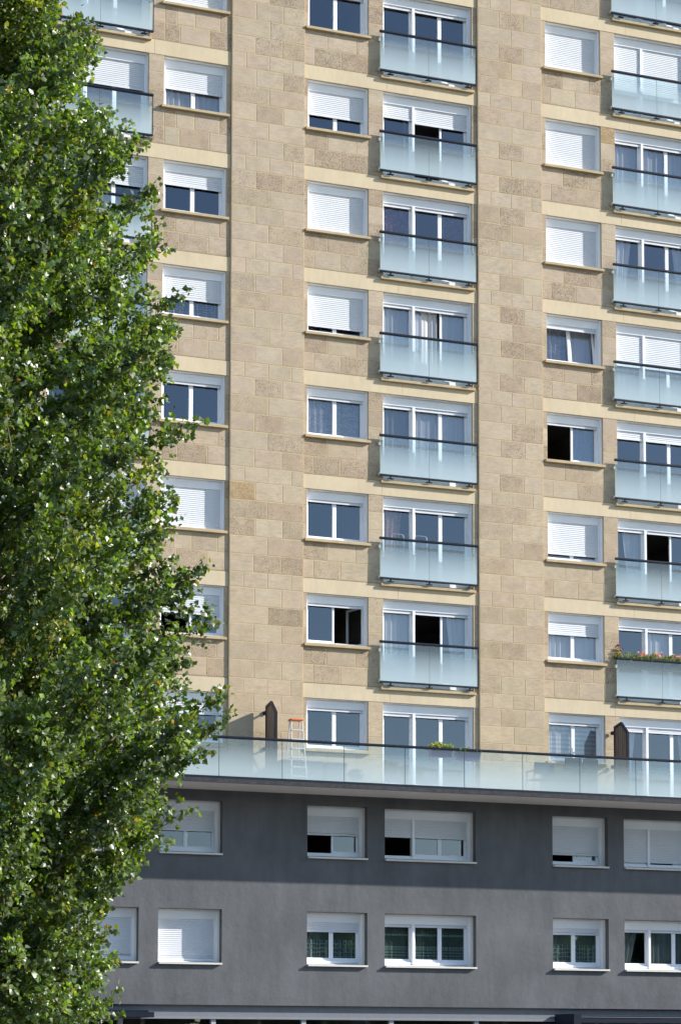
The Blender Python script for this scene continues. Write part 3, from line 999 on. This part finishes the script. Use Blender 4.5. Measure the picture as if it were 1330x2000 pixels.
# ---- volume of the building behind the facade: rooms, roof, sides
room = MB()
levels = [0.15, 2.95 + 0.0, 5.60, 8.40] + [T(k) - 2.45 + PER for k in range(1, KTOP)] + [Z_TOP]
for z in levels[1:]:
    room.box(POD_X0 + 0.05, POD_X1 - 0.05, 0.52, 9.0, z - 0.12, z + 0.10)
room.box(POD_X0 + 0.05, POD_X1 - 0.05, 5.0, 5.1, 0.15, Z_TOP)
for x in (-10.0, -5.08, -2.0, 0.98, 4.9, 7.9, 11.8):
    room.box(x - 0.05, x + 0.05, 0.52, 5.0, 0.15, Z_TOP - 0.2)
room.build('interior', M['room'], building)
shell = MB()
shell.box(POD_X0, POD_X0 + 0.2, 0.202, 12, 0.0, Z_TOP); shell.box(POD_X1 - 0.2, POD_X1, 0.202, 12, 0.0, Z_TOP)
shell.box(POD_X0 + 0.2, POD_X1 - 0.2, 11.8, 12, 0.0, Z_TOP)
shell.build('side_wall', M['band'], building)
roof = MB(); roof.box(POD_X0 - 0.1, POD_X1 + 0.1, -0.12, 12.1, Z_TOP + 0.001, Z_TOP + 0.25)
roof.build('roof', M['fascia'], building)

# ------------------------------------------------------------------ things on the terrace
def make_wood():
    m, nt, out = new_mat('brown_plank_panel')
    v = world_pos(nt, (1, 1, 0.05))
    n = noise(nt, v, 16.0, 4, 0.6)
    c = ramp(nt, n, [(0.32, (0.085, 0.055, 0.042)), (0.5, (0.16, 0.115, 0.09)), (0.68, (0.27, 0.21, 0.17))])
    principled(nt, out, c, 0.6, 0.3, 0, n, 0.2, 0.003)
    return m
M['wood'] = make_wood()

def privacy_screen(x, label):
    r = empty('privacy_screen', (x, 0, Z_TERR))
    tag(r, label, 'privacy screen')
    o_out = [(-0.20, 0.0), (-0.98, 0.0), (-0.98, 1.84), (-0.60, 2.165), (-0.20, 2.09)]
    o_in = [(-0.26, 0.06), (-0.92, 0.06), (-0.92, 1.80), (-0.595, 2.085), (-0.26, 2.025)]
    mb = MB()
    n = len(o_out)
    for i in range(n):
        j = (i + 1) % n
        pa, pb, qa, qb = o_out[i], o_out[j], o_in[i], o_in[j]
        h0, h1 = -0.03, 0.03
        P = lambda p, xx: (xx, p[0], p[1])
        mb.face([P(pa, h0), P(pb, h0), P(qb, h0), P(qa, h0)]); mb.face([P(pb, h1), P(pa, h1), P(qa, h1), P(qb, h1)])
        mb.face([P(pa, h0), P(pa, h1), P(pb, h1), P(pb, h0)]); mb.face([P(qa, h1), P(qa, h0), P(qb, h0), P(qb, h1)])
    mb.build('screen_frame', M['dark'], r)
    p = MB(); p.prism([(a, b) for a, b in o_in], 'x', -0.012, 0.012)
    p.build('plank_panel', M['wood'], r)
    for z in (1.93, 1.0, 0.3):
        b = MB(); b.tube([(0, -0.056, z), (0, -0.10, z)], 0.055, 0.055, 12); b.tube([(0, -0.10, z), (0, -0.199, z)], 0.025, 0.025, 8)
        b.build('wall_bracket', M['dark'], r)
    return r
privacy_screen(-2.09, 'plank privacy screen in a pointed dark frame, between the tree and the step ladder')
privacy_screen(7.87, 'plank privacy screen in a pointed dark frame, beside the window with a striped blind')

# step ladder
lad = empty('step_ladder', (-1.46, -0.62, Z_TERR))
tag(lad, 'white step ladder with orange top standing against the stone wall on the terrace', 'ladder')
alu = simple_mat('ladder_aluminium', (0.62, 0.62, 0.62), 0.4, 0.5)
org = simple_mat('orange_plastic', (0.72, 0.17, 0.05), 0.5, 0.4)
for sx_ in (-1, 1):
    mb = MB(); mb.tube([(sx_ * 0.145, -0.10, 1.68), (sx_ * 0.20 + (0.03 if sx_ > 0 else 0), -0.30, 0.0)], 0.017, 0.019, 6); mb.build('front_rail', alu, lad)
    mb = MB(); mb.tube([(sx_ * 0.130, 0.04, 1.68), (sx_ * 0.185, 0.32, 0.0)], 0.013, 0.013, 6); mb.build('rear_rail', alu, lad)
mb = MB(); mb.box(-0.17, 0.17, -0.16, 0.08, 1.68, 1.725); add_bevel(mb.build('top_cap', org, lad), 0.01)
for i in range(6):
    z = 0.22 + i * 0.24; w_ = 0.145 + (1.68 - z) * 0.038; y_ = -0.30 + z / 1.68 * 0.20
    mb = MB(); mb.box(-w_, w_, y_ - 0.035, y_ + 0.035, z, z + 0.025); mb.build('step', alu, lad)
mb = MB()
for i in range(2):
    z = 0.6 + i * 0.6; mb.tube([(-0.16, 0.22 - i * 0.1, z), (0.16, 0.22 - i * 0.1, z)], 0.008)
mb.build('rear_brace', alu, lad)

# leaf cloud for pot plants
def leaf_cloud(n, center_fn, size, colors, seed, flat=0.5):
    rg = np.random.RandomState(seed)
    C = np.array([center_fn(rg) for _ in range(n)])
    d = rg.normal(size=(n, 3)); d[:, 2] = np.abs(d[:, 2]) * 0.8 + 0.1
    return leaf_mesh_arrays(C, d, rg, size, colors)

def leaf_mesh_arrays(C, D, rg, size, colors, wide=1.0):
    """one folded pointed leaf per centre C, growing along D; returns verts, faces (quads), per-face colours"""
    n = len(C)
    D = D / np.linalg.norm(D, axis=1, keepdims=True)
    ref = rg.normal(size=(n, 3)); S = np.cross(D, ref); S /= np.linalg.norm(S, axis=1, keepdims=True)
    U = np.cross(S, D)
    s = (size * rg.uniform(0.65, 1.25, n))[:, None]
    w = 0.50 * wide
    fold = rg.uniform(0.08, 0.24, n)[:, None]
    curl = rg.uniform(-0.12, 0.18, n)[:, None]
    p0 = C
    pl = C + s * (0.30 * D - w * S + fold * U)
    pl2 = C + s * (0.60 * D - w * 0.62 * S + (fold * 0.7 + curl * 0.3) * U)
    pt = C + s * (1.05 * D + curl * U)
    pr2 = C + s * (0.60 * D + w * 0.62 * S + (fold * 0.7 + curl * 0.3) * U)
    pr = C + s * (0.30 * D + w * S + fold * U)
    V = np.stack([p0, pl, pl2, pt, pr2, pr], 1).reshape(-1, 3)
    base = (np.arange(n) * 6)[:, None]
    F = np.concatenate([base + np.array([[0, 3, 2, 1]]), base + np.array([[0, 5, 4, 3]])], 1).reshape(-1, 4)
    cols = np.array([c for c, _ in colors]); pr_ = np.array([p for _, p in colors]); pr_ = pr_ / pr_.sum()
    idx = rg.choice(len(cols), n, p=pr_)
    tint = cols[idx] * rg.uniform(0.75, 1.25, (n, 1))
    return V, F, np.repeat(tint, 2, axis=0)

def arrays_to_mesh(name, V, F, tint, mat):
    me = bpy.data.meshes.new(name)
    me.vertices.add(len(V)); me.vertices.foreach_set('co', V.astype(np.float32).ravel())
    k = F.shape[1]
    me.loops.add(F.size); me.loops.foreach_set('vertex_index', F.astype(np.int32).ravel())
    me.polygons.add(len(F)); me.polygons.foreach_set('loop_start', (np.arange(len(F)) * k).astype(np.int32))
    me.update(calc_edges=True)
    me.materials.append(mat)
    at = me.color_attributes.new('tint', 'FLOAT_COLOR', 'CORNER')
    a = np.ones((len(F), 4), np.float32); a[:, :3] = tint
    at.data.foreach_set('color', np.repeat(a, k, axis=0).ravel())
    me.validate()
    return me

GREENS = [((0.26, 0.30, 0.04), 3), ((0.15, 0.21, 0.03), 3), ((0.38, 0.38, 0.08), 2)]
def flower_box(x0, x1, y, z, label, color, seed, colors, mid_h, blossoms=None, n=800):
    r = empty('flower_box', ((x0 + x1) / 2, y, z))
    tag(r, label, 'flower box')
    w = (x1 - x0) / 2
    mb = MB()
    a0, a1 = 0.075, 0.10
    pts_b = [(-w + 0.02, -a0, -0.19), (w - 0.02, -a0, -0.19), (w - 0.02, a0, -0.19), (-w + 0.02, a0, -0.19)]
    pts_t = [(-w, -a1, 0), (w, -a1, 0), (w, a1, 0), (-w, a1, 0)]
    mb.face(pts_b[::-1])
    for i in range(4):
        j = (i + 1) % 4; mb.face([pts_b[i], pts_b[j], pts_t[j], pts_t[i]])
    mb.box(-w - 0.01, w + 0.01, -a1 - 0.01, -a1 + 0.004, -0.02, 0.004); mb.box(-w - 0.01, w + 0.01, a1 - 0.004, a1 + 0.01, -0.02, 0.004)
    mb.face([(-w, -a1, -0.02), (w, -a1, -0.02), (w, a1, -0.02), (-w, a1, -0.02)])
    mb.build('planter', simple_mat('planter_' + label.split()[0], color, 0.5, 0.4), r)
    def cf(rg):
        u = rg.uniform(-1, 1)
        h = mid_h * (1 - 0.45 * u * u) * (0.72 + 0.28 * math.sin(9 * u + seed) * math.sin(17 * u * w + 1)) + 0.02
        return (u * w * 1.05, rg.normal() * 0.075, rg.uniform(-0.02, 1) * h)
    V, F, t = leaf_cloud(n, cf, 0.045, colors, seed)
    link('foliage', arrays_to_mesh('foliage', V, F, t, M['plant']), r)
    if blossoms:
        V, F, t = leaf_cloud(blossoms[1], lambda rg: (rg.choice(blossoms[2]) * w + rg.normal() * 0.05, rg.normal() * 0.07 - 0.02, mid_h * rg.uniform(0.5, 1.1)), 0.042, blossoms[0], seed + 5)
        link('blossom', arrays_to_mesh('blossom', V, F, t, M['plant']), r)
    return r
PURP = (0.20, 0.13, 0.30)
flower_box(1.84, 2.44, TR_Y + 0.17, 9.49, 'lilac flower box with bushy yellow-green plant on the terrace rail', PURP, 3, GREENS, 0.19)
flower_box(2.60, 3.22, TR_Y + 0.17, 9.44, 'lilac flower box with low grey-green plant, nearer the middle stone pier', (0.24, 0.16, 0.34), 8, [((0.17, 0.26, 0.12), 3), ((0.11, 0.18, 0.09), 2)], 0.14)
flower_box(8.02, 10.7, RAIL_Y + 0.145, T(2) - 1.22, 'long flower box of red and pink geraniums behind a frosted glass railing', (0.10, 0.09, 0.08), 5,
           [((0.10, 0.20, 0.03), 4), ((0.20, 0.26, 0.05), 2), ((0.25, 0.14, 0.06), 1.4)], 0.27,
           ([((0.50, 0.04, 0.09), 1.5), ((0.66, 0.24, 0.36), 3), ((0.60, 0.36, 0.40), 1)], 300, [-0.95, -0.4, -0.35, -0.05, 0.02, 0.3, 0.5, 0.8]), n=2600)
# tall geranium stem at the left end
ger = empty('potted_geranium', (8.10, RAIL_Y + 0.12, T(2) - 1.18))
tag(ger, 'tall leggy red geranium rising above the left end of the long flower box', 'plant')
V, F, t = leaf_cloud(130, lambda rg: (rg.normal() * 0.08, rg.normal() * 0.05, rg.uniform(0, 0.30)), 0.05, [((0.10, 0.16, 0.04), 3), ((0.30, 0.12, 0.08), 2)], 21)
link('foliage', arrays_to_mesh('foliage', V, F, t, M['plant']), ger)
V, F, t = leaf_cloud(60, lambda rg: (0.01 + rg.normal() * 0.018, rg.normal() * 0.02, 0.39 + rg.normal() * 0.018), 0.026, [((0.45, 0.01, 0.04), 1)], 22)
link('blossom', arrays_to_mesh('blossom', V, F, t, M['plant']), ger)
mb = MB(); mb.tube([(0, 0, 0), (0.02, 0, 0.2), (0.01, 0, 0.39)], 0.005, 0.003, 5); mb.build('stem', simple_mat('green_stem', (0.12, 0.18, 0.06)), ger)

# covered furniture
def storage(x0, x1, y0, y1, h, label, color):
    r = empty('storage_box', ((x0 + x1) / 2, (y0 + y1) / 2, Z_TERR)); tag(r, label, 'storage box')
    w, d = (x1 - x0) / 2, (y1 - y0) / 2
    mt = simple_mat('resin_' + label.split()[0], color, 0.6, 0.3)
    mb = MB(); mb.box(-w + 0.02, w - 0.02, -d + 0.02, d - 0.02, 0.03, h - 0.06)
    for i in range(int(2 * w / 0.12)):
        xx = -w + 0.06 + i * 0.12; mb.box(xx, xx + 0.05, -d + 0.012, -d + 0.02, 0.06, h - 0.09)
    mb.build('chest', mt, r)
    mb = MB(); mb.box(-w, w, -d, d, h - 0.058, h); add_bevel(mb.build('lid', mt, r), 0.012)
    return r
storage(-1.80, -0.68, -0.60, -0.12, 0.69, 'long dark grey storage box beside the step ladder', (0.06, 0.075, 0.10))
storage(-0.60, -0.02, -0.60, -0.15, 0.68, 'short grey storage box under the narrow terrace window', (0.075, 0.09, 0.115))
bq = empty('kettle_barbecue', (0.26, -0.45, Z_TERR)); tag(bq, 'dark round kettle barbecue behind the terrace glass', 'barbecue')
blk = simple_mat('barbecue_enamel', (0.03, 0.035, 0.045), 0.35, 0.5)
prof = [(0.05, 0.25), (0.16, 0.29), (0.215, 0.37), (0.22, 0.40)]
def lathe(prof, seg=20):
    mb = MB(); n = len(prof)
    for i in range(n):
        for k in range(seg):
            t = 2 * math.pi * k / seg; mb.v.append((prof[i][0] * math.cos(t), prof[i][0] * math.sin(t), prof[i][1]))
    for i in range(n - 1):
        for k in range(seg):
            k2 = (k + 1) % seg
            mb.f.append((i * seg + k, i * seg + k2, (i + 1) * seg + k2, (i + 1) * seg + k)); mb.tint.append((0, 0, 0)); mb.grain.append((0, 0, 0))
    return mb
lathe(prof).build('bowl', blk, bq, smooth=True)
lathe([(0.225, 0.405), (0.215, 0.45), (0.15, 0.52), (0.05, 0.55), (0.001, 0.552)]).build('lid', blk, bq, smooth=True)
for a in (90, 210, 330):
    mb = MB(); mb.tube([(0.15 * math.cos(R(a)), 0.15 * math.sin(R(a)), 0.30), (0.26 * math.cos(R(a)), 0.26 * math.sin(R(a)), 0.0)], 0.012); mb.build('leg', blk, bq)

def chair(x, y, w, back0, back1, label, rot, color):
    r = empty('garden_chair', (x, y, Z_TERR), rot=(0, 0, R(rot))); tag(r, label, 'garden chair', 'garden chairs on the terrace')
    mt = simple_mat('chair_frame', (0.05, 0.055, 0.06), 0.5, 0.4); tx = simple_mat('chair_textile', color, 0.8, 0.2)
    h = w / 2
    for sx_ in (-1, 1):
        mb = MB(); mb.tube([(sx_ * h, -0.24, 0), (sx_ * h, -0.20, 0.44), (sx_ * h, -0.27, back1)], 0.014); mb.build('leg', mt, r)
        mb = MB(); mb.tube([(sx_ * h, 0.26, 0), (sx_ * h, 0.22, 0.64)], 0.014); mb.build('leg', mt, r)
        mb = MB(); mb.box(sx_ * h - 0.022, sx_ * h + 0.022, -0.22, 0.26, 0.64, 0.665); mb.build('armrest', mt, r)
    mb = MB(); mb.box(-h, h, -0.2, 0.24, 0.42, 0.44); mb.build('seat', tx, r)
    mb = MB(); mb.prism([(-0.245, back0), (-0.225, back0), (-0.265, back1), (-0.285, back1)], 'x', -h + 0.01, h - 0.01); mb.build('backrest', tx, r)
    return r
chair(5.27, -0.95, 0.56, 0.55, 0.86, 'low dark garden chair on the terrace, nearest the middle stone pier', 0, (0.04, 0.06, 0.08))
chair(6.03, -1.12, 0.47, 0.62, 1.0, 'dark garden chair behind glass, middle of the three', 0, (0.03, 0.045, 0.06))
chair(6.53, -1.12, 0.43, 0.62, 0.99, 'dark garden chair behind glass, closest to the right privacy screen', 0, (0.03, 0.045, 0.06))

# drying rack behind the railing of the third french window above the terrace
dr = empty('drying_rack', (1.95, -0.05, T(3) - 2.32)); tag(dr, 'thin grey wire drying rack hooked behind the glass railing of a middle french window', 'drying rack')
wire = simple_mat('grey_wire', (0.38, 0.40, 0.43), 0.4)
for off in (-0.33, 0.33):
    mb = MB(); pts = []
    for i in range(9):
        t = math.pi * i / 8; pts.append((off - 0.17 * math.cos(t), 0.06, 1.22 + 0.10 * min(1, math.sin(t) * 2.2)))
    mb.tube([(off - 0.17, 0.06, 0.75)] + pts + [(off + 0.17, 0.06, 0.75)], 0.008, 0.008, 5)
    mb.build('hoop', wire, dr)
mb = MB()
for i in range(5):
    mb.tube([(-0.50, 0.06 + i * 0.012, 0.76 + i * 0.05), (0.50, 0.06 + i * 0.012, 0.76 + i * 0.05)], 0.004, 0.004, 4)
mb.build('rail', wire, dr)

# ------------------------------------------------------------------ the poplar
def build_tree():
    rg = np.random.RandomState(4)
    u_tr, depth = -70.0, 27.6
    scale = F_PX / depth
    # trunk position: a real spot on the pavement, just outside the left edge of the photo
    base_dir = (fwd.xy.normalized()); rgt = Vector((cy, -sy_))
    p = Vector((CAM_POS.x, CAM_POS.y)) + Vector((fwd.x, fwd.y)).normalized() * depth + rgt * ((u_tr - 665) / F_PX * depth)
    tx, ty = p.x, p.y
    tree = empty('poplar_tree', (tx, ty, 0.12))
    tag(tree, 'large leafy green poplar tree in front of the building', 'tree')
    # half-width of the crown by height: narrow waist, wide skirts
    zs = np.array([1.4, 2.05, 2.7, 3.05, 3.6, 4.15, 4.6, 5.05, 5.65, 6.2, 6.65, 7.5, 8.3, 8.9, 9.3, 10.1, 11.0, 11.9, 12.6, 13.25, 14.0, 14.8, 17.0, 19.0, 20.5])
    rs = np.array([1.5, 1.7, 1.85, 1.85, 2.1, 2.25, 2.6, 3.0, 3.15, 3.12, 2.8, 2.6, 2.45, 2.35, 2.55, 2.6, 2.4, 2.3, 2.05, 1.8, 1.45, 1.3, 1.1, 0.7, 0.15])
    rad = lambda z: np.interp(z, zs, rs)
    vr = Vector((rgt.x, rgt.y, 0)); vf = Vector((-sy_ * 1.0, -cy, 0))
    mb = MB()
    trunk = [(0, 0, -0.12), (0.02, 0, 2), (0.05, 0.03, 5), (0.0, 0.06, 9), (0.05, 0.0, 13), (0.0, 0.0, 17), (0, 0, 20.3)]
    mb.tube(trunk, 0.27, 0.02, 10)
    C, D, colw = [], [], []
    nb = 780
    twig_segs = []
    for i in range(nb):
        zt = 2.0 + 18.2 * ((i + rg.rand()) / nb) ** 1.05
        az = i * 2.399 + rg.normal() * 0.3
        r_end = rad(zt) * (rg.uniform(0.78, 0.97) if i % 10 else rg.uniform(0.98, 1.04))
        rise = r_end * rg.uniform(0.35, 1.0)
        z_start = max(1.2, zt - rise)
        dirv = np.array([math.cos(az), math.sin(az), 0])
        s0 = np.array([0, 0, z_start]); e0 = dirv * r_end + np.array([0, 0, zt])
        sag = rg.uniform(-0.02, 0.14) * r_end
        npt = 7
        pts = []
        side = np.array([-dirv[1], dirv[0], 0]) * rg.normal() * 0.12 * r_end
        for k in range(npt):
            t = k / (npt - 1)
            pts.append(s0 * (1 - t) + e0 * t + np.array([0, 0, sag * math.sin(t * math.pi)]) + side * math.sin(t * math.pi * 0.9) + rg.normal(size=3) * 0.03 * t)
        mb.tube(pts, 0.014 + 0.007 * r_end, 0.004, 5)
        L_ = np.linalg.norm(e0 - s0)
        ntw = int(7 + L_ * 6.5)
        tone = rg.uniform(0.65, 1.3)
        yel = rg.rand() < 0.06
        for k in range(ntw):
            t = 0.15 + 0.87 * ((k + rg.rand()) / ntw) ** 0.8
            t = min(t, 1.0)
            f = t * (npt - 1); a = int(min(f, npt - 2)); b = pts[a] + (pts[a + 1] - pts[a]) * (f - a)
            d = dirv * rg.uniform(0.2, 1.0) + np.array([0, 0, rg.uniform(-0.25, 0.9)]) + rg.normal(size=3) * 0.55
            if t > 0.97: d = dirv * 0.8 + np.array([0, 0, 0.6]) + rg.normal(size=3) * 0.2
            d /= np.linalg.norm(d)
            ln = rg.uniform(0.16, 0.44)
            m1 = b + d * ln * 0.55 + np.array([0, 0, 0.02]); m2 = b + d * ln + np.array([0, 0, -0.02])
            mb.tube([b, m1, m2], 0.0042, 0.002, 3)
            nl = int(rg.uniform(18, 36) * ln / 0.30)
            ts = rg.uniform(0.10, 1.08, nl)
            P = b[None] + d[None] * ln * ts[:, None] + rg.normal(size=(nl, 3)) * 0.038
            dd = d[None] * 0.6 + rg.normal(size=(nl, 3)) * 0.75 + np.array([0, 0, -0.45])
            C.append(P); D.append(dd); colw.append(np.full((nl, 2), (tone * rg.uniform(0.85, 1.15), 1.0 if yel else 0.0)))
    C = np.concatenate(C); D = np.concatenate(D); colw = np.concatenate(colw)
    V, F, t = leaf_mesh_arrays(C, D, rg, 0.066, [((0.082, 0.136, 0.016), 6), ((0.114, 0.180, 0.022), 5), ((0.195, 0.245, 0.034), 2.2), ((0.26, 0.32, 0.22), 1.9),
                                                 ((0.050, 0.088, 0.018), 3.5), ((0.19, 0.20, 0.024), 0.7), ((0.26, 0.15, 0.03), 0.2)], wide=1.12)
    tw = np.repeat(colw, 2, axis=0)
    t = t * tw[:, :1]
    yl = tw[:, 1] > 0.5
    t[yl] = t[yl] * np.array([1.5, 1.2, 0.9])
    me = arrays_to_mesh('crown', V, F, t, M['leaf'])
    link('crown', me, tree)
    mb.build('trunk', simple_mat('poplar_bark', (0.20, 0.165, 0.12), 0.9, 0.2, var=0.4, scale=12, bstr=0.6), tree, smooth=True)
    print('leaves', len(C), 'trunk at', tx, ty)
build_tree()

# ------------------------------------------------------------------ ground, road, pavement
def flat(name, x0, x1, y0, y1, z, mat, h=None):
    mb = MB()
    if h: mb.box(x0, x1, y0, y1, z - h, z)
    else: mb.face([(x0, y0, z), (x1, y0, z), (x1, y1, z), (x0, y1, z)])
    return tag(mb.build(name, mat), kind='structure')
def asphalt(name, c):
    m, nt, out = new_mat(name)
    v = world_pos(nt)
    n1 = ramp(nt, noise(nt, v, 0.4, 4), [(0.3, 0.8), (0.7, 1.15)])
    n2 = ramp(nt, noise(nt, v, 60, 3), [(0.35, 0.7), (0.65, 1.3)])
    cc = mixc(nt, 1.0, mixc(nt, 1.0, c, n1, 'MULTIPLY'), n2, 'MULTIPLY')
    principled(nt, out, cc, 0.85, 0.3, 0, noise(nt, v, 80, 3), 0.4, 0.004)
    return m
flat('ground', -600, 600, -600, 600, -0.004, asphalt('bare_ground', (0.07, 0.075, 0.05)))
flat('road', -300, 300, -46, -32, 0.0, asphalt('road_asphalt', (0.05, 0.05, 0.052)))
flat('pavement', -300, 300, -31.999, 13, 0.12, asphalt('pavement_slabs', (0.20, 0.195, 0.185)), 0.13)
flat('footpath', -300, 300, -60, -46.001, 0.12, asphalt('footpath_asphalt', (0.10, 0.10, 0.09)), 0.13)
mk = MB()
for i in range(-30, 31):
    mk.face([(i * 6, -39.08, 0.004), (i * 6 + 3, -39.08, 0.004), (i * 6 + 3, -38.95, 0.004), (i * 6, -38.95, 0.004)])
tag(mk.build('road_marking', simple_mat('road_paint', (0.75, 0.75, 0.73))), kind='structure')

# far row of trees across the street, behind the camera: they darken the low window panes
def far_trees():
    rg = np.random.RandomState(9)
    C, D = [], []
    for i in range(34):
        cx_ = -120 + i * 11 + rg.uniform(-3, 3); cy__ = -105 + rg.uniform(-6, 6); h = rg.uniform(13.5, 17); w = rg.uniform(5.5, 7.5)
        n = 1500
        q = rg.normal(size=(n, 3)); q /= np.linalg.norm(q, axis=1, keepdims=True); q *= rg.uniform(0.55, 1.0, (n, 1))
        C.append(q * np.array([w, w, h * 0.45]) + np.array([cx_, cy__, h * 0.55])); D.append(q + rg.normal(size=(n, 3)) * 0.6)
    C = np.concatenate(C); D = np.concatenate(D)
    V, F, t = leaf_mesh_arrays(C, D, rg, 1.5, [((0.05, 0.09, 0.02), 3), ((0.035, 0.07, 0.02), 2)])
    o = link('treeline', arrays_to_mesh('treeline', V, F, t, M['leaf']))
    tag(o, 'far line of green trees across the street', 'trees', kind='stuff')
far_trees()
